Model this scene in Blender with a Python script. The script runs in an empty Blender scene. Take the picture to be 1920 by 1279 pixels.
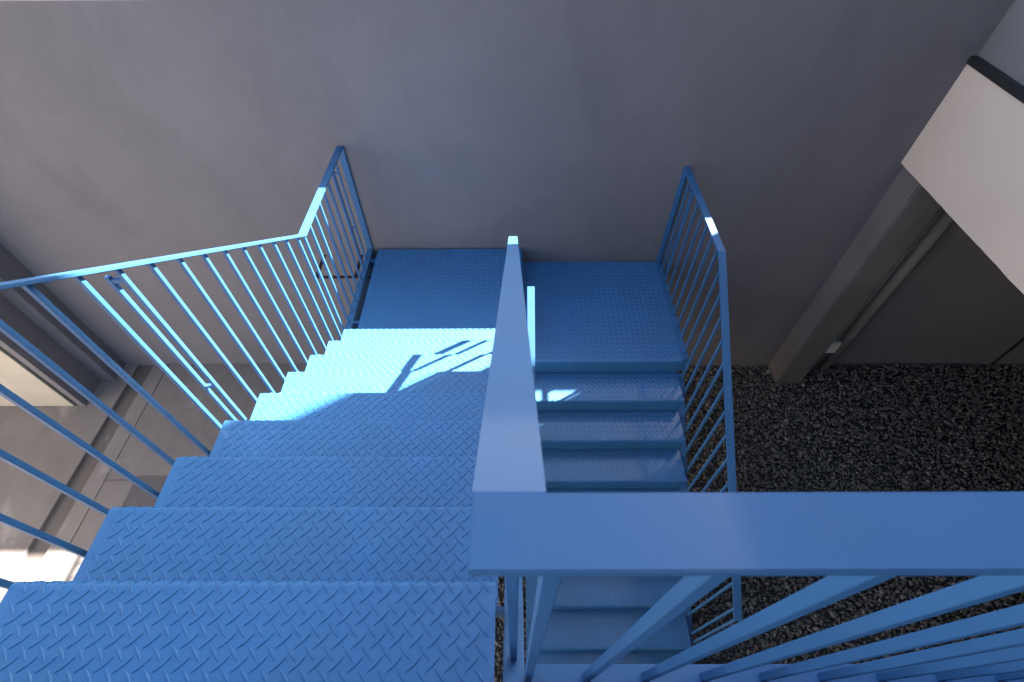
import bpy, bmesh, math, random
import numpy as np
from mathutils import Vector, Matrix

random.seed(7)
scene = bpy.context.scene
col = scene.collection

# ------------------------------------------------------------------ camera
ZO = 4.70                                  # camera height above the gravel
TH, YAW, ROLL = 0.8872, 0.0066, -0.0089    # pitch down, yaw, roll (radians)
c, s = math.cos(TH), math.sin(TH)
F = Vector((0, c, -s)); U = Vector((0, s, c)); R = Vector((1, 0, 0))
yr_ = Matrix.Rotation(YAW, 3, 'Z')
F, U, R = yr_ @ F, yr_ @ U, yr_ @ R
R, U = (math.cos(ROLL) * R + math.sin(ROLL) * U), (-math.sin(ROLL) * R + math.cos(ROLL) * U)
cam_d = bpy.data.cameras.new('camera')
cam = bpy.data.objects.new('camera', cam_d)
col.objects.link(cam)
m = Matrix((R, U, -F)).transposed().to_4x4()
m.translation = (0, 0, ZO)
cam.matrix_world = m
cam_d.sensor_width = 36
cam_d.lens = 912.1 * 36 / 1920
cam_d.clip_start = 0.02
cam_d.clip_end = 2000
cam_d.dof.use_dof = True; cam_d.dof.focus_distance = 2.6; cam_d.dof.aperture_fstop = 8.0
scene.camera = cam

# ------------------------------------------------------------------ sky, sun, exposure
SUN = Vector((0.97, 0.583, 1.0))           # direction towards the sun
w = bpy.data.worlds.new('World'); scene.world = w; w.use_nodes = True
nt = w.node_tree
sky = nt.nodes.new('ShaderNodeTexSky'); sky.sky_type = 'NISHITA'; sky.sun_disc = False; sky.dust_density = 3.0; sky.air_density = 1.0; sky.ozone_density = 1.0
sky.sun_elevation = math.atan2(1.0, math.hypot(SUN.x, SUN.y))
sky.sun_rotation = math.atan2(SUN.x, SUN.y)
bg = nt.nodes['Background']; bg.inputs['Strength'].default_value = 0.05
nt.links.new(sky.outputs['Color'], bg.inputs['Color'])
sd = bpy.data.lights.new('sun', 'SUN'); sd.energy = 5.0; sd.angle = math.radians(0.75); sd.color = (1.0, 0.94, 0.86)
so = bpy.data.objects.new('sun', sd); col.objects.link(so)
so.rotation_euler = SUN.to_track_quat('Z', 'Y').to_euler(); so.location = (6, 6, 12)
scene.view_settings.view_transform = 'Standard'
scene.view_settings.look = 'None'
scene.view_settings.gamma = 1
scene.view_settings.use_curve_mapping = False
scene.view_settings.exposure = 3.45

# ------------------------------------------------------------------ materials
def mat(name):
    M = bpy.data.materials.new(name); M.use_nodes = True
    return M, M.node_tree.nodes, M.node_tree.links, M.node_tree.nodes['Principled BSDF']

def noise(N, L, scale, detail=4, rough=0.55, vec=None, dist=0.0):
    n = N.new('ShaderNodeTexNoise'); n.inputs['Scale'].default_value = scale
    n.inputs['Detail'].default_value = detail; n.inputs['Roughness'].default_value = rough
    n.inputs['Distortion'].default_value = dist
    if vec is not None: L.new(vec, n.inputs['Vector'])
    return n.outputs['Fac']

def ramp(N, L, fac, stops):
    r = N.new('ShaderNodeValToRGB'); L.new(fac, r.inputs['Fac'])
    while len(r.color_ramp.elements) < len(stops): r.color_ramp.elements.new(0.5)
    for e, (p, cc) in zip(r.color_ramp.elements, stops):
        e.position = p; e.color = (*cc, 1) if len(cc) == 3 else cc
    return r.outputs['Color']

def mixc(N, L, fac, a, b, mode='MIX'):
    x = N.new('ShaderNodeMix'); x.data_type = 'RGBA'; x.blend_type = mode
    for sock, v in ((x.inputs[0], fac), (x.inputs[6], a), (x.inputs[7], b)):
        if hasattr(v, 'type') and hasattr(v, 'is_linked'): L.new(v, sock)
        else: sock.default_value = v if isinstance(v, (int, float)) else (*v, 1)
    return x.outputs[2]

def bump(N, L, B, h, strength, dist=0.01):
    b = N.new('ShaderNodeBump'); b.inputs['Strength'].default_value = strength
    b.inputs['Distance'].default_value = dist; L.new(h, b.inputs['Height'])
    L.new(b.outputs['Normal'], B.inputs['Normal'])
    return b

def math_(N, L, op, a, b=None, clamp=False):
    n = N.new('ShaderNodeMath'); n.operation = op; n.use_clamp = clamp
    for i, v in enumerate((a, b)):
        if v is None: continue
        if isinstance(v, (int, float)): n.inputs[i].default_value = v
        else: L.new(v, n.inputs[i])
    return n.outputs[0]

def geo_pos(N):
    return N.new('ShaderNodeNewGeometry').outputs['Position']

def mapping(N, L, vec, scale=(1, 1, 1), rot=(0, 0, 0)):
    mp = N.new('ShaderNodeMapping'); mp.inputs['Scale'].default_value = scale; mp.inputs['Rotation'].default_value = rot
    L.new(vec, mp.inputs['Vector']); return mp.outputs['Vector']

def paint(name, base, rough, dust=0.25, bumpy=0.25, coat=0.0):
    M, N, L, B = mat(name)
    P = geo_pos(N)
    n1 = noise(N, L, 3.0, 5, 0.6, P); n2 = noise(N, L, 60, 4, 0.6, P)
    cA = tuple(v * 0.93 for v in base); cB = tuple(min(1, v * 1.07) for v in base)
    cc = ramp(N, L, n1, [(0.35, cA), (0.65, cB)])
    dm = ramp(N, L, noise(N, L, 9, 6, 0.7, P), [(0.55, (0, 0, 0)), (0.8, (1, 1, 1))])
    df = math_(N, L, 'MULTIPLY', dm, dust)
    cc = mixc(N, L, df, cc, (0.30, 0.34, 0.38))
    L.new(cc, B.inputs['Base Color'])
    rr = N.new('ShaderNodeMapRange'); L.new(n1, rr.inputs['Value'])
    rr.inputs['To Min'].default_value = rough - 0.06; rr.inputs['To Max'].default_value = rough + 0.10
    if coat:
        B.inputs['Coat Weight'].default_value = coat; B.inputs['Coat Roughness'].default_value = 0.11
        B.inputs['Specular IOR Level'].default_value = 0.8
    L.new(rr.outputs['Result'], B.inputs['Roughness'])
    h = math_(N, L, 'ADD', math_(N, L, 'MULTIPLY', n2, 0.35), noise(N, L, 14, 3, 0.5, P))
    bump(N, L, B, h, bumpy, 0.0012)
    return M

BLUE = (0.012, 0.106, 0.260)
M_blue = paint('blue_gloss_paint', BLUE, 0.68, 0.03, 0.35, 0.22)
M_plate = paint('blue_tread_paint', (0.012, 0.126, 0.306), 0.68, 0.03, 0.45, 0.36)
M_black = paint('black_metal', (0.012, 0.012, 0.014), 0.5, 0.1, 0.2)
M_white_box = paint('white_plastic', (0.72, 0.72, 0.70), 0.4, 0.1, 0.1)
M_yellow = paint('yellow_sticker', (0.70, 0.62, 0.04), 0.5, 0.0, 0.05)
M_pipe = paint('grey_pipe_paint', (0.22, 0.22, 0.22), 0.5, 0.2, 0.2)

def plaster(name, a, b, bump_s=0.35, seam=None, rough=0.85, stain=0.5):
    M, N, L, B = mat(name)
    P = geo_pos(N)
    big = noise(N, L, 0.8, 5, 0.6, P, 0.4)
    cc = ramp(N, L, big, [(0.3, a), (0.7, b)])
    st = noise(N, L, 1.6, 7, 0.68, mapping(N, L, P, (1.0, 1.0, 0.45), (0, 0.5, 0)), 0.8)
    dk = ramp(N, L, st, [(0.46, (0, 0, 0)), (0.70, (1, 1, 1))])
    cc = mixc(N, L, math_(N, L, 'MULTIPLY', dk, 0.42 * stain), cc, tuple(v * 0.45 for v in a))
    sp = ramp(N, L, noise(N, L, 45, 2, 0.5, P), [(0.72, (0, 0, 0)), (0.78, (1, 1, 1))])
    cc = mixc(N, L, math_(N, L, 'MULTIPLY', sp, 0.10), cc, tuple(v * 0.5 for v in a))
    L.new(cc, B.inputs['Base Color'])
    B.inputs['Roughness'].default_value = rough
    h1 = noise(N, L, 6, 6, 0.62, mapping(N, L, P, (1, 1, 0.6), (0, 0.7, 0)), 1.2)
    h2 = noise(N, L, 90, 3, 0.5, P)
    h3 = noise(N, L, 2.2, 3, 0.5, P)
    h = math_(N, L, 'ADD', math_(N, L, 'MULTIPLY', h1, 0.8), math_(N, L, 'MULTIPLY', h2, 0.15))
    h = math_(N, L, 'ADD', h, math_(N, L, 'MULTIPLY', h3, 1.5))
    if seam is not None:
        sx = N.new('ShaderNodeSeparateXYZ'); L.new(P, sx.inputs[0])
        wob = math_(N, L, 'MULTIPLY', noise(N, L, 3, 2, 0.5, P), 0.02)
        d = math_(N, L, 'ABSOLUTE', math_(N, L, 'SUBTRACT', math_(N, L, 'ADD', sx.outputs[2], wob), seam))
        ridge = math_(N, L, 'SUBTRACT', 1.0, math_(N, L, 'MULTIPLY', d, 110), True)
        h = math_(N, L, 'ADD', h, math_(N, L, 'MULTIPLY', ridge, 0.9))
    bump(N, L, B, h, bump_s, 0.004)
    return M

M_wall = plaster('grey_wall_plaster', (0.1404, 0.1368, 0.153), (0.1728, 0.1674, 0.1854), 0.40, seam=ZO - 1.71 + 0.01)
M_conc = plaster('raw_concrete', (0.1125, 0.108, 0.1098), (0.153, 0.1476, 0.1485), 0.5, stain=0.9)
M_beige = plaster('beige_render', (0.594, 0.4905, 0.4095), (0.639, 0.5355, 0.45), 0.25, stain=0.15)
M_lgrey = plaster('light_grey_render', (0.1305, 0.1332, 0.1368), (0.1575, 0.1602, 0.1638), 0.25, stain=0.3)
M_cream = plaster('cream_render', (0.39, 0.33, 0.265), (0.44, 0.37, 0.30), 0.25, stain=0.15)
M_door = paint('cream_door_paint', (0.50, 0.46, 0.38), 0.5, 0.15, 0.1)

def floor_concrete(name, a, b):
    M, N, L, B = mat(name)
    P = geo_pos(N)
    cc = ramp(N, L, noise(N, L, 1.1, 6, 0.65, P, 0.5), [(0.3, a), (0.7, b)])
    st = ramp(N, L, noise(N, L, 3.3, 8, 0.7, mapping(N, L, P, (1, 0.35, 1)), 0.6), [(0.5, (0, 0, 0)), (0.75, (1, 1, 1))])
    cc = mixc(N, L, math_(N, L, 'MULTIPLY', st, 0.35), cc, tuple(v * 0.55 for v in a))
    lt = ramp(N, L, noise(N, L, 2.1, 6, 0.7, mapping(N, L, P, (1, 0.5, 1)), 0.9), [(0.56, (0, 0, 0)), (0.7, (1, 1, 1))])
    cc = mixc(N, L, math_(N, L, 'MULTIPLY', lt, 0.28), cc, (0.52, 0.50, 0.49))
    vo = N.new('ShaderNodeTexVoronoi'); vo.feature = 'DISTANCE_TO_EDGE'; vo.inputs['Scale'].default_value = 0.75
    wv = N.new('ShaderNodeVectorMath'); wv.operation = 'ADD'
    nn = N.new('ShaderNodeTexNoise'); nn.inputs['Scale'].default_value = 4; nn.inputs['Detail'].default_value = 5
    L.new(P, nn.inputs['Vector']); sc = N.new('ShaderNodeVectorMath'); sc.operation = 'SCALE'; sc.inputs['Scale'].default_value = 0.35
    L.new(nn.outputs['Color'], sc.inputs[0]); L.new(P, wv.inputs[0]); L.new(sc.outputs[0], wv.inputs[1]); L.new(wv.outputs[0], vo.inputs['Vector'])
    crk = math_(N, L, 'SUBTRACT', 1.0, math_(N, L, 'MULTIPLY', vo.outputs['Distance'], 160), True)
    gate = ramp(N, L, noise(N, L, 0.9, 2, 0.5, P), [(0.5, (0, 0, 0)), (0.6, (1, 1, 1))])
    ck = math_(N, L, 'MULTIPLY', crk, gate)
    cc = mixc(N, L, math_(N, L, 'MULTIPLY', ck, 0.6), cc, tuple(v * 0.3 for v in a))
    L.new(cc, B.inputs['Base Color']); B.inputs['Roughness'].default_value = 0.8
    h = math_(N, L, 'ADD', noise(N, L, 70, 4, 0.6, P), math_(N, L, 'MULTIPLY', ck, -1.5))
    bump(N, L, B, h, 0.3, 0.003)
    return M
M_floor = floor_concrete('concrete_floor', (0.1395, 0.126, 0.1188), (0.18, 0.1638, 0.153))
M_strip = floor_concrete('pale_concrete_strip', (0.1575, 0.144, 0.135), (0.198, 0.18, 0.1683))
M_channel = floor_concrete('dirty_channel_concrete', (0.0855, 0.0747, 0.0675), (0.1125, 0.099, 0.09))
M_hatch = floor_concrete('dark_slab', (0.0738, 0.0702, 0.0747), (0.09, 0.0864, 0.09))

def soil(name):
    M, N, L, B = mat(name)
    P = geo_pos(N)
    cc = ramp(N, L, noise(N, L, 30, 6, 0.7, P), [(0.3, (0.035, 0.032, 0.030)), (0.7, (0.06, 0.056, 0.052))])
    L.new(cc, B.inputs['Base Color']); B.inputs['Roughness'].default_value = 0.95
    bump(N, L, B, noise(N, L, 60, 5, 0.7, P), 0.8, 0.02)
    return M
M_soil = soil('dark_earth')

def outer_ground(name):
    M, N, L, B = mat(name)
    P = geo_pos(N)
    cc = ramp(N, L, noise(N, L, 0.5, 8, 0.7, P), [(0.3, (0.17, 0.155, 0.14)), (0.7, (0.26, 0.24, 0.22))])
    L.new(cc, B.inputs['Base Color']); B.inputs['Roughness'].default_value = 0.9
    bump(N, L, B, noise(N, L, 20, 5, 0.6, P), 0.4, 0.02)
    return M
M_ground = outer_ground('paved_ground')

def stone_mat():
    M, N, L, B = mat('gravel_stone')
    at = N.new('ShaderNodeAttribute'); at.attribute_name = 'tone'
    P = geo_pos(N)
    cc = mixc(N, L, 1.0, at.outputs['Color'], ramp(N, L, noise(N, L, 120, 4, 0.6, P), [(0.3, (0.65, 0.65, 0.65)), (0.7, (1.2, 1.2, 1.2))]), 'MULTIPLY')
    L.new(cc, B.inputs['Base Color']); B.inputs['Roughness'].default_value = 0.62
    return M
M_stone = stone_mat()

# ------------------------------------------------------------------ mesh helpers
def add_box(bm, x0, x1, y0, y1, z0, z1):
    v = [bm.verts.new(p) for p in ((x0, y0, z0), (x1, y0, z0), (x1, y1, z0), (x0, y1, z0),
                                   (x0, y0, z1), (x1, y0, z1), (x1, y1, z1), (x0, y1, z1))]
    for f in ((0, 3, 2, 1), (4, 5, 6, 7), (0, 1, 5, 4), (1, 2, 6, 5), (2, 3, 7, 6), (3, 0, 4, 7)):
        bm.faces.new([v[i] for i in f])

def add_prism_x(bm, prof, x0, x1):
    """closed (y, z) outline extruded along x"""
    a = [bm.verts.new((x0, y, z)) for y, z in prof]; b = [bm.verts.new((x1, y, z)) for y, z in prof]
    n = len(prof)
    bm.faces.new(a); bm.faces.new(list(reversed(b)))
    for i in range(n):
        j = (i + 1) % n
        bm.faces.new((a[j], a[i], b[i], b[j]))
    bmesh.ops.recalc_face_normals(bm, faces=bm.faces)

def add_tube(bm, p, r, z0, z1, n=20):
    a = [bm.verts.new((p[0] + r * math.cos(2 * math.pi * i / n), p[1] + r * math.sin(2 * math.pi * i / n), z0)) for i in range(n)]
    b = [bm.verts.new((v.co.x, v.co.y, z1)) for v in a]
    bm.faces.new(list(reversed(a))); bm.faces.new(b)
    for i in range(n):
        j = (i + 1) % n
        bm.faces.new((a[i], a[j], b[j], b[i]))

def obj(name, bm, material, parent=None, bevel=0.0, seg=2, smooth=False):
    me = bpy.data.meshes.new(name)
    if bevel:
        bmesh.ops.bevel(bm, geom=[e for e in bm.edges], offset=bevel, segments=seg, affect='EDGES', clamp_overlap=True)
    if smooth:
        for f in bm.faces: f.smooth = True
    bm.to_mesh(me); bm.free()
    me.materials.append(material)
    o = bpy.data.objects.new(name, me); col.objects.link(o)
    if parent: o.parent = parent
    return o

def empty(name, loc=(0, 0, 0)):
    o = bpy.data.objects.new(name, None); o.location = loc; o.empty_display_size = 0.2
    col.objects.link(o); return o

def tag(o, label, cat, group=None):
    o['label'] = label; o['category'] = cat
    if group: o['group'] = group
    return o

def struct(o): o['kind'] = 'structure'; return o

def box(name, material, parent, x0, x1, y0, y1, z0, z1, bevel=0.0, seg=2):
    bm = bmesh.new(); add_box(bm, x0, x1, y0, y1, z0, z1)
    return obj(name, bm, material, parent, bevel, seg)

Z = lambda z: z + ZO

# ------------------------------------------------------------------ measured stair geometry (camera-height zero)
RISE, GO = 0.175, 0.2535
Y0, Z0 = 0.3037, Z(-1.3083)          # nosing of the nearest tread in view
XL, XR = -1.248, -0.047              # left flight tread ends
W = 3.4434                           # face of the tall wall
ZL = Z0 - 9 * RISE                   # half landing, left part
ZRT = ZL - RISE                      # half landing, right part
YR = 2.2817                          # nosing of the right landing
RX0, RX1 = 0.135, 1.322              # right flight tread ends
SL = RISE / GO
ZF = Z(-4.628)                       # concrete floor
ZUP = Z0 + RISE                      # upper platform
YUP = Y0 - GO
WTOP = Z(-0.955)
RW, RT = 0.05, 0.012                 # flat bar of the handrails

# ------------------------------------------------------------------ setting: ground, floor
struct(box('ground', M_ground, None, -300, 300, -300, 300, -0.50, -0.06))
struct(box('earth_bed', M_soil, None, -1.45, 9.5, -5.0, W + 0.02, -0.30, -0.030))
fl = struct(box('concrete_floor', M_channel, None, -9.0, -1.45, -5.0, W + 0.02, -0.30, ZF - 0.035))
for (x0, x1, y0, y1, mm) in ((-9.0, -4.458, -5.0, W + 0.015, M_floor), (-4.272, -4.10, -5.0, W + 0.015, M_strip),
                             (-4.094, -1.45, 2.001, W + 0.015, M_floor), (-4.094, -1.45, -5.0, 1.995, M_floor)):
    box('concrete_slab', mm, fl, x0, x1, y0, y1, ZF - 0.05, ZF, 0.004, 1)
tag(box('floor_hatch', M_hatch, None, -3.793, -2.95, 1.42, 2.04, ZF - 0.01, ZF + 0.004, 0.001, 1),
    'dark grey flush hatch slab in the concrete floor beneath the left stair flight', 'hatch')

# ------------------------------------------------------------------ walls and buildings
wall = tag(box('boundary_wall', M_wall, None, -9.0, 7.2, W, W + 0.187, -0.20, WTOP, 0.006, 2),
           'tall smooth grey plastered wall behind the blue staircase', 'wall')
box('joint_strip', M_black, wall, 5.665, 5.70, W - 0.006, W + 0.01, -0.1, Z(-2.2))
box('pilaster', M_wall, wall, -4.784, -4.612, 3.20, W + 0.02, ZF - 0.02, WTOP - 0.01, 0.006, 2)

shed = tag(empty('side_building', (-5.5, 3.1, ZF)), 'dark grey building corner with a cream door at the far left', 'building')
def P_(o, root):
    o.parent = root; o.matrix_parent_inverse = Matrix.Translation(root.location).inverted(); return o
P_(box('wall', M_wall, None, -9.0, -4.772, 2.90, W + 0.01, ZF - 0.02, WTOP - 0.02, 0.005, 2), shed)
P_(box('bounce_wall', M_cream, None, -9.0, -8.4, -9.0, 2.895, ZF - 0.02, WTOP + 1.6, 0.005, 2), shed)  # unseen wall, added to bounce warm sunlight in from the left
P_(box('wall_pier', M_wall, None, -4.846, -4.7715, 2.862, 2.905, ZF - 0.021, WTOP - 0.021, 0.003, 1), shed)
P_(box('door_shadow_gap', M_black, None, -4.885, -4.848, 2.872, 2.91, ZF - 0.01, ZF + 2.25), shed)  # black strip standing in for the shaded gap beside the door
dr = P_(box('door', M_door, None, -5.93, -4.888, 2.855, 2.905, ZF + 0.006, ZF + 2.22, 0.004, 2), shed)
def sub(o, part, root):
    o.parent = part; o.matrix_parent_inverse = Matrix.Translation(root.location).inverted(); return o
for (x0, x1, z0, z1) in ((-4.965, -4.961, 0.08, 2.15),):
    sub(box('edge_groove', M_black, None, x0, x1, 2.8535, 2.86, ZF + z0, ZF + z1), dr, shed)
sub(box('pull_handle', M_black, None, -5.075, -5.055, 2.843, 2.857, ZF + 0.83, ZF + 0.99, 0.003, 1), dr, shed)

bld = tag(empty('building', (5, 0, 0)), 'building on the right with beige beam band, black ledge and pale grey upper wall', 'building')
bm = bmesh.new(); add_box(bm, 3.027, 7.2, -5.0, W + 0.187, Z(-1.30), Z(6.0))
P_(obj('upper_wall', bm, M_lgrey), bld)
P_(box('floor_slab', M_conc, None, 3.30, 7.2, -5.0, W - 0.004, Z(-2.06) + 0.006, Z(-1.302)), bld)
# beam with a slightly ragged lower arris
bm = bmesh.new()
n = 150; ys = [-5.0 + (W - 0.002 + 5.0) * i / n for i in range(n + 1)]
rows = []
rr = random.Random(3)
dev = 0.0
for i, y in enumerate(ys):
    dev = 0.8 * dev + rr.uniform(-0.0025, 0.0025)
    zb = Z(-2.061) + dev
    rows.append([bm.verts.new(p) for p in ((2.995, y, zb), (3.2985, y, zb), (3.2985, y, Z(-1.348)), (2.995, y, Z(-1.348)))])
for a, b in zip(rows, rows[1:]):
    for k in range(4):
        bm.faces.new((a[k], a[(k + 1) % 4], b[(k + 1) % 4], b[k]))
bm.faces.new(list(reversed(rows[0]))); bm.faces.new(rows[-1])
bmesh.ops.recalc_face_normals(bm, faces=bm.faces)
P_(obj('beam', bm, M_beige), bld)
P_(box('ledge', M_black, None, 2.978, 3.12, -5.0, W - 0.001, Z(-1.346), Z(-1.298), 0.006, 2), bld)
bm = bmesh.new(); add_box(bm, 3.035, 3.328, 3.19, W + 0.01, -0.12, Z(-2.055))
P_(obj('column', bm, M_conc, None, 0.012, 2), bld)
P_(box('sky_blocker_wall', M_lgrey, None, -0.4, 3.02, -4.998, -1.36, -0.2, Z(5.99)), bld)  # unseen block added behind the camera to cut the skylight
P_(box('unseen_end_wall', M_conc, None, 7.0, 7.2, -2.6, W - 0.003, -0.2, Z(-2.058)), bld)  # out of view, added and sized to limit daylight under the building
P_(box('column', M_conc, None, 6.9, 7.19, -4.79, -4.5, -0.2, Z(-2.0555), 0.01, 2), bld)
P_(box('front_wall', M_wall, None, 3.30, 6.998, -5.0, -4.8, -0.2, Z(-2.058)), bld)

for x, r, lab in ((3.520, 0.042, 'thin grey wall pipe squeezed beside the concrete column'),
                  (3.640, 0.054, 'thick grey wall pipe, the one farther from the concrete column')):
    root = tag(empty('wall_pipe', (x, W - r - 0.006, -0.03)), lab, 'pipe', 'wall pipes')
    bm = bmesh.new(); add_tube(bm, (0, 0), r, 0, Z(-2.058) + 0.03, 24)
    o = obj('pipe', bm, M_pipe, root, smooth=True)
    for zc in (0.62, 1.9):
        bm = bmesh.new(); add_tube(bm, (0, 0), r + 0.005, zc, zc + 0.022, 24)
        obj('clamp', bm, M_pipe, root, smooth=False)
jb = tag(empty('junction_box', (3.497, 3.340, Z(-4.20))), 'small white junction box with yellow sticker low beside the concrete column', 'box')
box('case', M_white_box, jb, -0.052, 0.052, -0.042, 0.0215, -0.085, 0.085, 0.006, 2)
bm = bmesh.new()
v = [bm.verts.new((x, -0.0435, z)) for x, z in ((-0.022, -0.018), (0.022, -0.018), (0.0, 0.022))]
bm.faces.new(v); bm.faces.new
obj('warning_sticker', bm, M_yellow, jb)
for zc in (-0.085, 0.085):
    bm = bmesh.new(); add_tube(bm, (0.012, -0.012), 0.012, zc - 0.018, zc + 0.018, 12)
    obj('cable_gland', bm, M_pipe, jb)

# black bracket frame on the wall below the landing railing
br = tag(empty('wall_bracket', (-1.5, 3.3, Z(-2.965))), 'black metal bracket frame on the wall beside the left landing', 'bracket')
P_(box('arm', M_black, None, -1.757, -1.734, 3.166, W + 0.004, Z(-2.975), Z(-2.962)), br)
P_(box('crossbar', M_black, None, -1.758, -1.24, 3.143, 3.1655, Z(-2.976), Z(-2.961)), br)
P_(box('arm', M_black, None, -1.412, -1.386, 3.166, W + 0.004, Z(-2.975), Z(-2.962)), br)

# ------------------------------------------------------------------ gravel
def gravel():
    rng = np.random.default_rng(11)
    bm = bmesh.new(); bmesh.ops.create_icosphere(bm, subdivisions=1, radius=1)
    bv = np.array([v.co[:] for v in bm.verts]); bf = np.array([[v.index for v in f.verts] for f in bm.faces]); bm.free()
    n = 78000
    x = rng.uniform(-1.43, 6.6, n); y = rng.uniform(-0.45, W - 0.01, n)
    keep = ~((x > 3.03) & (x < 3.33) & (y > 3.185)); x = x[keep]; y = y[keep]; n = len(x)
    size = rng.gamma(6.0, 0.0020, n).clip(0.006, 0.030)
    heap = 0.014 * np.sin(x * 1.7 + 0.6) * np.cos(y * 2.1) + 0.02 * ((x - 2.2) / 3).clip(-1, 1)
    z = heap + rng.uniform(-0.018, 0.006, n)
    q = rng.normal(size=(n, 4)); q /= np.linalg.norm(q, axis=1)[:, None]
    a, b, c_, d = q.T
    Rm = np.stack([1 - 2 * (c_ * c_ + d * d), 2 * (b * c_ - a * d), 2 * (b * d + a * c_),
                   2 * (b * c_ + a * d), 1 - 2 * (b * b + d * d), 2 * (c_ * d - a * b),
                   2 * (b * d - a * c_), 2 * (c_ * d + a * b), 1 - 2 * (b * b + c_ * c_)], 1).reshape(n, 3, 3)
    sc = np.stack([rng.uniform(0.8, 1.4, n), rng.uniform(0.6, 1.0, n), rng.uniform(0.4, 0.8, n)], 1) * size[:, None]
    jit = 1 + rng.uniform(-0.28, 0.28, (n, len(bv), 1))
    V = bv[None] * jit * sc[:, None, :]
    V = np.einsum('nij,nkj->nki', Rm, V); V += np.stack([x, y, z], 1)[:, None, :]
    Fi = bf[None] + (np.arange(n) * len(bv))[:, None, None]
    me = bpy.data.meshes.new('gravel')
    nv = n * len(bv); nf = n * len(bf)
    me.vertices.add(nv); me.vertices.foreach_set('co', V.reshape(-1).astype(np.float32))
    me.loops.add(nf * 3); me.loops.foreach_set('vertex_index', Fi.reshape(-1).astype(np.int32))
    me.polygons.add(nf); me.polygons.foreach_set('loop_start', np.arange(0, nf * 3, 3, dtype=np.int32))
    t = rng.beta(1.6, 4.5, n) * 0.29 + 0.075
    colr = np.stack([t * rng.uniform(1.0, 1.15, n), t, t * rng.uniform(0.82, 0.98, n), np.ones(n)], 1)
    k = rng.random(n)
    colr[k < 0.0035, :3] = np.array([0.30, 0.13, 0.06]) * rng.uniform(0.5, 1.0, ((k < 0.0035).sum(), 1))
    colr[(k > 0.0035) & (k < 0.011), :3] = np.array([0.36, 0.33, 0.29]) * rng.uniform(0.6, 1.1, (((k > 0.0035) & (k < 0.011)).sum(), 1))
    at = me.attributes.new('tone', 'FLOAT_COLOR', 'POINT')
    at.data.foreach_set('color', np.repeat(colr, len(bv), 0).reshape(-1).astype(np.float32))
    me.materials.append(M_stone); me.update(calc_edges=True); me.validate()
    o = bpy.data.objects.new('gravel', me); col.objects.link(o)
    o['kind'] = 'stuff'; o['label'] = 'dark crushed stone gravel below the stairs on the right'; o['category'] = 'gravel'
gravel()

# ------------------------------------------------------------------ chequer plate
PX, PY = 0.0437, 0.0462
RAD, LIP = 0.016, 0.034
def lens_mesh(pts, fold=None, h=0.0024, a=0.0235, b=0.0046):
    """raised lens-shaped bars; fold = (nosing y, direction, z) wraps them round the bent nosing"""
    V, Fc = [], []
    outl = [(-1, 0), (-0.55, -0.66), (0, -1), (0.55, -0.66), (1, 0), (0.55, 0.66), (0, 1), (-0.55, 0.66)]
    def put(x, y, z, hh):
        if fold is None: return (x, y, z + hh)
        yn, sg, zt = fold
        t = (y - yn) * sg
        if t <= -RAD: return (x, y, zt + hh)
        ph = (t + RAD) / RAD
        if ph < math.pi / 2:
            return (x, yn + sg * (-RAD + (RAD + hh) * math.sin(ph)), zt - RAD + (RAD + hh) * math.cos(ph))
        return (x, yn + sg * hh, zt - RAD - (t + RAD - RAD * math.pi / 2))
    for (x, y, z, ang) in pts:
        ca, sa = math.cos(ang), math.sin(ang); i0 = len(V)
        for k, hh in ((1, -0.0006), (0, h)):
            for (u, v) in outl:
                uu, vv = u * a * (1 if k else 0.86), v * b * (1 if k else 0.42)
                V.append(put(x + uu * ca - vv * sa, y + uu * sa + vv * ca, z, hh))
        n = len(outl)
        for i in range(n):
            j = (i + 1) % n
            Fc.append((i0 + i, i0 + j, i0 + n + j, i0 + n + i))
        Fc.append(tuple(i0 + n + i for i in range(n)))
    me = bpy.data.meshes.new('raised_pattern'); me.from_pydata(V, [], Fc)
    me.materials.append(M_plate)
    me.update(); return me

def pattern(x0, x1, y0, y1, z, ph=0.0):
    pts = []
    nx = int((x1 - x0) / PX) + 2; ny = int((y1 - y0) / PY) + 2
    for i in range(nx):
        for j in range(ny):
            for (ox, oy, an) in ((0.3, 0.35, math.radians(45)), (0.8, 0.85, math.radians(133))):
                x = x0 + (i + ox + ph) * PX; y = y0 + (j + oy) * PY
                if x0 + 0.017 < x < x1 - 0.017 and y0 + 0.019 < y < y1 - 0.017: pts.append((x, y, z, an))
    return pts

TT = 0.005           # plate thickness
def tread_profile(back, rad=RAD, lip=LIP):
    """profile with the nosing at y = 0 pointing to +y, top at z = 0"""
    o = [(-back, 0.0)]
    for k in range(7):
        a = math.pi / 2 * k / 6
        o.append((-rad + rad * math.sin(a), -rad + rad * math.cos(a)))
    o.append((0, -lip))
    o.append((-TT, -lip))
    ri = rad - TT
    for k in range(6, -1, -1):
        a = math.pi / 2 * k / 6
        o.append((-rad + ri * math.sin(a), -rad + ri * math.cos(a)))
    o.append((-back, -TT))
    return o

def tread_mesh(x0, x1, sgn, back):
    bm = bmesh.new()
    add_prism_x(bm, [(y * sgn, z) for y, z in tread_profile(back)], x0, x1)
    me = bpy.data.meshes.new('tread')
    for f in bm.faces: f.smooth = abs(f.normal.x) < 0.5
    bm.to_mesh(me); bm.free(); me.materials.append(M_plate)
    me.set_sharp_from_angle(angle=math.radians(35))
    return me

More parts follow.
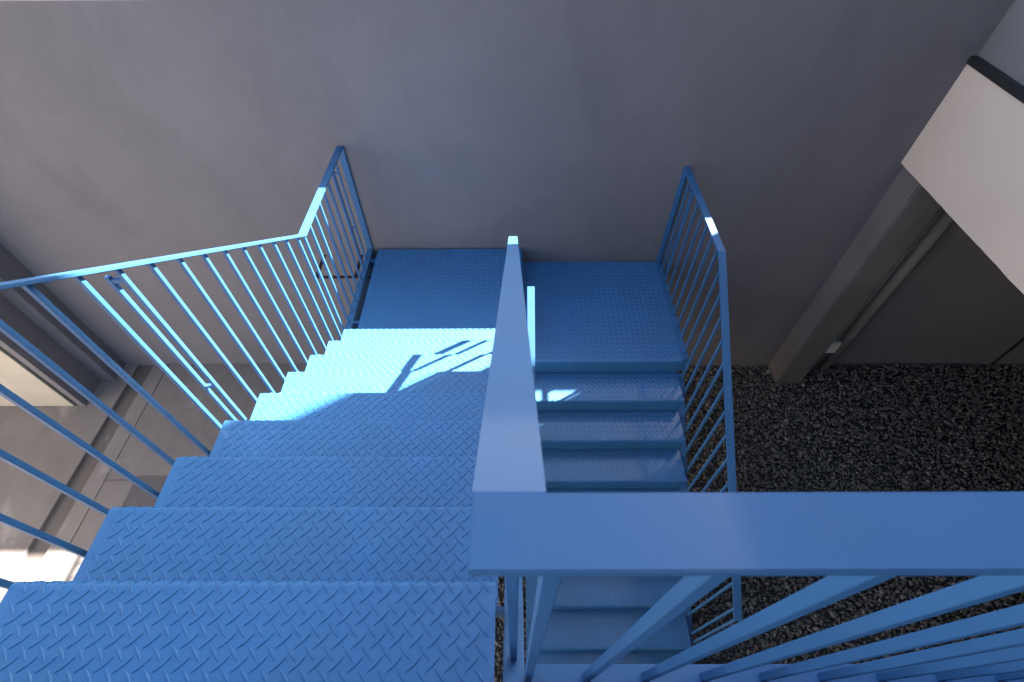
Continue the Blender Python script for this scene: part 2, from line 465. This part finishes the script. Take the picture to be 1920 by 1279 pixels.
def flight(root, n, x0, x1, y_first, z_first, sgn, sx):
    """n treads descending; sgn = +1 towards the wall, -1 away from it; sx = stringer centres"""
    back = GO + 0.032
    ext = RAD * math.pi / 2 - RAD + LIP - RAD
    me_t = tread_mesh(x0, x1, sgn, back)
    if sgn > 0: pts = pattern(x0, x1, -back, ext, 0)
    else: pts = pattern(x0, x1, -ext, back, 0)
    me_p = lens_mesh(pts, (0.0, sgn, 0.0))
    bm = bmesh.new(); add_box(bm, x0 + 0.004, x1 - 0.004, -0.0025, 0.0025, -RISE + 0.004, -TT - 0.001)
    me_r = bpy.data.meshes.new('riser'); bm.to_mesh(me_r); bm.free(); me_r.materials.append(M_plate)
    bm = bmesh.new(); add_box(bm, sx[0], sx[1], -0.006, 0.006, -RISE - 0.085, -RISE + 0.003)
    me_s = bpy.data.meshes.new('tread_support'); bm.to_mesh(me_s); bm.free(); me_s.materials.append(M_blue)
    jit = random.Random(int(x0 * 1000) + n)
    for i in range(n):
        t = bpy.data.objects.new('tread', me_t); t.location = (0, y_first + sgn * i * GO, z_first - i * RISE)
        col.objects.link(t); t.parent = root
        q = bpy.data.objects.new('raised_pattern', me_p); q.parent = t; col.objects.link(q); q['kind'] = 'stuff'
        r_ = bpy.data.objects.new('riser', me_r); r_.location = (0, y_first + sgn * (i * GO - 0.022), z_first - i * RISE)
        col.objects.link(r_); r_.parent = root
        u_ = bpy.data.objects.new('tread_support', me_s); u_.location = (0, y_first + sgn * (i * GO - 0.034), z_first - i * RISE)
        col.objects.link(u_); u_.parent = root

def sloped_bar(name, root, x0, x1, ya, za, yb, zb, depth, bevel=0.0025):
    """bar from (ya, za) to (yb, zb) measured on its top face, vertical ends"""
    bm = bmesh.new()
    add_prism_x(bm, [(ya, za), (yb, zb), (yb, zb - depth), (ya, za - depth)], x0, x1)
    return obj(name, bm, M_blue, root, bevel, 2)

DROPL = 0.245
DROP = 0.165          # stringer top below the nosing line
XC = -0.0035          # centre railing / inner stringer of the left flight
XO = -1.303           # outer left railing
XI = 0.112            # inner railing of the right flight
XRR = 1.350           # outer right railing
HW = RW / 2
nose_l = lambda y: Z0 - SL * (y - Y0)
nose_r = lambda y: ZRT - SL * (YR - y)

# upper (left) flight
up = tag(empty('stair_flight'), 'blue chequer plate stair flight descending from the camera to the landing', 'stairs', 'blue stair flights')
flight(up, 9, XL, XR, Y0, Z0, +1, (XO, XC))
for xc, dp in ((XO, DROPL), (XC, DROP)):
    sloped_bar('stringer', up, xc - HW, xc + HW, 0.070, nose_l(0.070) - dp, YR + 0.12, nose_l(YR + 0.12) - dp, 0.15)
# lower (right) flight
lo = tag(empty('stair_flight'), 'lower blue chequer plate stair flight running under the upper handrail to the gravel', 'stairs', 'blue stair flights')
flight(lo, 9, RX0, RX1, YR - GO, ZRT - RISE, -1, (XI, XRR))
for xc in (XI, XRR):
    sloped_bar('stringer', lo, xc - HW, xc + HW, YR - 9.2 * GO, nose_r(YR - 9.2 * GO) - DROP, YR + 0.0, nose_r(YR) - DROP, 0.15)
for xc in (XI, XRR):
    ye = YR - 9.2 * GO
    box('footing_plate', M_blue, lo, xc - 0.06, xc + 0.06, ye - 0.05, ye + 0.09, -0.06, nose_r(ye) - DROP - 0.10, 0.003, 1)

# half landing
ld = tag(empty('stair_landing'), 'blue chequer plate half landing in two levels against the grey wall', 'landing')
LX1 = 0.078
bm = bmesh.new(); add_box(bm, -1.232, LX1, 2.372, W - 0.006, ZL - 0.055, ZL)
p1 = obj('landing_plate', bm, M_plate, ld, 0.014, 4)
p1['label'] = 'upper left plate of the landing'
q = bpy.data.objects.new('raised_pattern', lens_mesh(pattern(-1.228, LX1 - 0.016, 2.39, W - 0.01, ZL))); q.parent = p1; col.objects.link(q); q['kind'] = 'stuff'
bm = bmesh.new()
prof = [(YR + (-y), ZRT + z) for y, z in tread_profile(W - 0.006 - YR)]
add_prism_x(bm, prof, 0.0805, RX1)
for f in bm.faces: f.smooth = abs(f.normal.x) < 0.5
p2 = obj('landing_plate', bm, M_plate, ld); p2.data.set_sharp_from_angle(angle=math.radians(35)); p2['label'] = 'lower right plate of the landing'
q = bpy.data.objects.new('raised_pattern', lens_mesh(pattern(0.082, RX1, YR - 0.018, W - 0.01, ZRT), (YR, -1, ZRT))); q.parent = p2; col.objects.link(q); q['kind'] = 'stuff'
box('step_riser', M_plate, ld, LX1 - 0.02, LX1 - 0.014, 2.38, W - 0.007, ZRT - 0.02, ZL - 0.05)
box('riser', M_plate, ld, RX0 + 0.004, RX1 - 0.004, YR + 0.020, YR + 0.025, ZRT - RISE + 0.004, ZRT - TT - 0.001)
# frame under the landing
for (x0, x1, y0, y1, z) in ((XO - HW, XO + HW, 2.402, W - 0.001, ZL - 0.012), (XRR - HW, XRR + HW, 2.30, W - 0.001, ZRT - 0.012),
                            (LX1 - 0.012, LX1 + 0.04, 2.32, W - 0.001, ZRT - 0.008)):
    box('frame_beam', M_blue, ld, x0, x1, y0, y1, z - 0.15, z, 0.003, 1)
for (x0, x1, y, z) in ((XO + HW + .001, LX1 - 0.013, 2.45, ZL - 0.056), (XO + HW + .001, LX1 - 0.013, W - 0.12, ZL - 0.056),
                       (LX1 + 0.041, XRR - HW - 0.001, 2.42, ZRT - TT - .001), (LX1 + 0.041, XRR - HW - 0.001, W - 0.12, ZRT - TT - .001)):
    box('cross_beam', M_blue, ld, x0, x1, y, y + 0.05, z - 0.10, z, 0.002, 1)
for (x, y, z, d) in ((-1.246, 2.55, ZL, 1), (-1.246, 3.28, ZL, 1), (1.3235, 2.6, ZRT, -1), (1.3235, 3.25, ZRT, -1)):
    box('plate_tab', M_blue, ld, x - 0.034 if d > 0 else x - 0.012, x + 0.03 if d > 0 else x + 0.03, y, y + 0.03, z - 0.04, z - 0.02)

# upper platform (at the photographer's feet)
pf = tag(empty('upper_platform'), 'blue chequer plate upper platform at the head of the stairs', 'platform')
bm = bmesh.new(); prof = [(YUP + y, ZUP + z) for y, z in tread_profile(1.25)]
add_prism_x(bm, prof, XL, 3.02)
for f in bm.faces: f.smooth = abs(f.normal.x) < 0.5
p3 = obj('platform_plate', bm, M_plate, pf); p3.data.set_sharp_from_angle(angle=math.radians(35))
q = bpy.data.objects.new('raised_pattern', lens_mesh(pattern(XL, 3.02, YUP - 1.24, YUP - 0.01, ZUP))); q.parent = p3; col.objects.link(q); q['kind'] = 'stuff'
box('riser', M_plate, pf, XL + 0.004, XR - 0.004, YUP - 0.025, YUP - 0.020, ZUP - RISE + 0.004, ZUP - TT - 0.001)
for y0 in (-1.19, -0.05):
    box('edge_beam', M_blue, pf, XO - HW, 3.024, y0, y0 + 0.05, ZUP - 0.30, ZUP - TT - 0.001, 0.003, 1)

# ------------------------------------------------------------------ railings
BS = 0.016
bal_cache = {}
def baluster(root, x, y, z0, z1, slope=0.0):
    """square bar; top cut to the slope of the rail"""
    key = (round(z1 - z0, 4), round(slope, 3))
    if key not in bal_cache:
        bm = bmesh.new(); h = BS / 2; H = z1 - z0
        v = [bm.verts.new(p) for p in ((-h, -h, 0), (h, -h, 0), (h, h, 0), (-h, h, 0),
             (-h, -h, H - slope * -h), (h, -h, H - slope * -h), (h, h, H - slope * h), (-h, h, H - slope * h))]
        for f in ((0, 3, 2, 1), (4, 5, 6, 7), (0, 1, 5, 4), (1, 2, 6, 5), (2, 3, 7, 6), (3, 0, 4, 7)):
            bm.faces.new([v[i] for i in f])
        bmesh.ops.bevel(bm, geom=[e for e in bm.edges if abs(e.verts[0].co.z - e.verts[1].co.z) > 0.3], offset=0.0012, segments=1, affect='EDGES')
        me = bpy.data.meshes.new('baluster'); bm.to_mesh(me); bm.free(); me.materials.append(M_blue); bal_cache[key] = me
    o = bpy.data.objects.new('baluster', bal_cache[key]); o.location = (x, y, z0)
    o.rotation_euler = (random.uniform(-.0012, .0012), random.uniform(-.0012, .0012), random.uniform(-.02, .02))
    col.objects.link(o); o.parent = root
    return o

def stiffener(root, x, y, z0, z1, out, zl):
    """second bar behind a baluster, tied to it by a short link"""
    s_ = box('stiffener', M_blue, root, x + out - BS / 2, x + out + BS / 2, y - BS / 2, y + BS / 2, z0, z1, 0.001, 1)
    a, b = sorted((x + out, x + (BS / 2 if out > 0 else -BS / 2)))
    box('link', M_blue, root, a, b, y - BS / 2 + .001, y + BS / 2 - .001, zl - 0.007, zl + 0.007)
    box('link', M_blue, root, a, b, y - BS / 2 + .001, y + BS / 2 - .001, z1 - 0.025, z1 - 0.010)

# --- outer railing on the left
rl = tag(empty('stair_railing'), 'left outer blue railing, sunlit along the upper flight and landing', 'railing', 'blue stair railings')
ZLR = Z(-1.899); YK = 2.400
YT = 0.02
zrl = lambda y: ZLR + SL * (YK - y)
bm = bmesh.new()
t2 = RT
pr = [(-1.20, zrl(YT)), (YT, zrl(YT)), (YK, ZLR), (W - 0.002, ZLR)]
add_prism_x(bm, pr + [(y, z - t2 * (1.2 if 0 < y < 2.41 else 1)) for y, z in reversed(pr)], XO - HW, XO + HW)
obj('handrail', bm, M_blue, rl, 0.0018, 2)
box('wall_post', M_blue, rl, XO - HW, XO + HW, W - 0.0145, W - 0.0022, ZL + 0.004, ZLR - t2 - 0.0005, 0.0015, 1)
box('bottom_rail', M_blue, rl, XO - HW, XO + HW, 2.405, W - 0.016, ZL - 0.0115, ZL + 0.001, 0.002, 1)
k = -10
y = Y0 - 2 * GO / 2
while y < 2.38:
    yb = y
    if yb > 0.06:
        baluster(rl, XO, yb, nose_l(yb) - DROPL - 0.01, zrl(yb) - 1.2 * t2 + 0.002, SL)
    y += GO / 2
for k in range(8):
    yb = 2.412 + k * 0.1215
    baluster(rl, XO, yb, ZL + 0.0008, ZLR - t2 + 0.001)
for k in range(8):
    yb = -1.15 + k * 0.145
    baluster(rl, XO, yb, ZUP - 0.28, zrl(YT) - t2 + 0.001)
ys_ = Y0 + 7 * GO / 2
stiffener(rl, XO, ys_, nose_l(ys_) - DROPL - 0.03, zrl(ys_) - 0.05, -0.052, Z(-1.765))
stiffener(rl, XO, 2.412 + 7 * 0.1215, ZL - 0.02, ZLR - 0.10, -0.040, Z(-2.52))

# --- outer railing on the right
rrg = tag(empty('stair_railing'), 'right outer blue railing from the wall down beside the gravel', 'railing', 'blue stair railings')
ZRR = Z(-2.083); YKR = 2.437; YE = 0.545
SR = 0.672
zrr_ = lambda y: ZRR - SR * (YKR - y)
bm = bmesh.new()
pr = [(YE, zrr_(YE)), (YKR, ZRR), (W - 0.002, ZRR)]
add_prism_x(bm, pr + [(y, z - t2 * (1.2 if y < 2.43 else 1)) for y, z in reversed(pr)], XRR - HW, XRR + HW)
obj('handrail', bm, M_blue, rrg, 0.0018, 2)
box('wall_post', M_blue, rrg, XRR - HW, XRR + HW, W - 0.0145, W - 0.0022, ZRT + 0.004, ZRR - t2 - 0.0005, 0.0015, 1)
box('bottom_rail', M_blue, rrg, XRR - HW, XRR + HW, 2.305, W - 0.016, ZRT - 0.0115, ZRT + 0.001, 0.002, 1)
y = 2.366 - 0.1252 * 1
ylist = []
while y > YE + 0.06: ylist.append(y); y -= 0.1252
for yb in ylist: baluster(rrg, XRR, yb, nose_r(yb) - DROP - 0.01, zrr_(yb) - 1.2 * t2 + 0.002, -SR)
baluster(rrg, XRR, YE + 0.012, nose_r(YE + 0.012) - DROP - 0.01, zrr_(YE + 0.012) - 1.2 * t2 + 0.002, -SR)
for k in range(9): baluster(rrg, XRR, 2.366 + k * 0.1325, ZRT + 0.0008, (ZRR if k else zrr_(2.366)) - 1.15 * t2 + 0.001)
stiffener(rrg, XRR, 2.366 + 7 * 0.1325, ZRT - 0.02, ZRR - 0.10, 0.040, Z(-2.68))

# --- centre railing: flat bar along the upper flight, mitred into the guard of the platform
rc = tag(empty('stair_railing'), 'near centre blue handrail turning the corner along the upper platform edge', 'railing', 'blue stair railings')
HX0, HY0, HZ = XC - HW - 0.0003, 0.0776, Z(-0.3165)
HY1 = HY0 + RW
SC = 0.700; YCE = YR - 0.02
zc_ = lambda y: HZ - SC * (y - HY1)
box('handrail', M_blue, rc, HX0, 3.024, HY0, HY1 - 0.0004, HZ - RT, HZ, 0.0012, 2)['label'] = 'level handrail along the platform edge'
bm = bmesh.new()
add_prism_x(bm, [(HY1 - 0.0030, HZ - 0.0003), (HY1 + 0.0002, HZ - 0.0003), (YCE, zc_(YCE)), (YCE, zc_(YCE) - RT * 1.2), (HY1, HZ - RT * 0.95), (HY1 - 0.0030, HZ - RT * 0.95)], HX0 + 0.0002, HX0 + RW)
obj('handrail', bm, M_blue, rc)['label'] = 'sloping handrail above the inner edge of the upper flight'
box('end_post', M_blue, rc, HX0, HX0 + RW, YCE - 0.0125, YCE - 0.0005, nose_l(YCE) - DROP - 0.01, zc_(YCE) - RT * 0.7, 0.0015, 1)
ZB = Z(-1.312)
box('bottom_rail', M_blue, rc, XC + HW + 0.002, 3.024, HY0, HY1, ZB - 0.012, ZB, 0.0015, 1)
box('corner_cap', M_blue, rc, XC - HW - 0.001, XC + HW + 0.001, 0.0, 0.069, ZB - 0.10, ZB + 0.012, 0.0015, 1)
for k in range(23):
    xb = 0.028 + k * 0.1305
    if xb > 3.0: break
    baluster(rc, xb, HY0 + 0.026, ZB - 0.0005, HZ - RT + 0.001)
y = 0.150
while y < YCE - 0.05:
    baluster(rc, XC, y, nose_l(y) - DROP - 0.008, zc_(y) - RT * 1.2 + 0.002, SC)
    y += GO / 2

# --- inner railing of the lower flight
ri = tag(empty('stair_railing'), 'lower inner blue handrail of the right flight, its top end sunlit', 'railing', 'blue stair railings')
YI1, YI0 = 2.302, 0.56
ZI = Z(-2.255)
zi_ = lambda y: ZI - SL * (YI1 - y)
bm = bmesh.new()
add_prism_x(bm, [(YI0, zi_(YI0)), (YI1, ZI), (YI1, ZI - RT * 1.2), (YI0, zi_(YI0) - RT * 1.2)], XI - HW, XI + HW)
obj('handrail', bm, M_blue, ri, 0.0018, 2)
box('end_post', M_blue, ri, XI - HW, XI + HW, YI1 - 0.0125, YI1 - 0.0005, ZRT - 0.10, ZI - RT * 0.7, 0.0015, 1)
y = YI1 - 0.10
while y > YI0 + 0.03:
    baluster(ri, XI, y, nose_r(y) - DROP - 0.008, zi_(y) - RT * 1.2 + 0.002, -SL)
    y -= GO / 2
baluster(ri, XI, YI0 + 0.012, nose_r(YI0) - DROP - 0.008, zi_(YI0 + 0.012) - RT * 1.2 + 0.002, -SL)
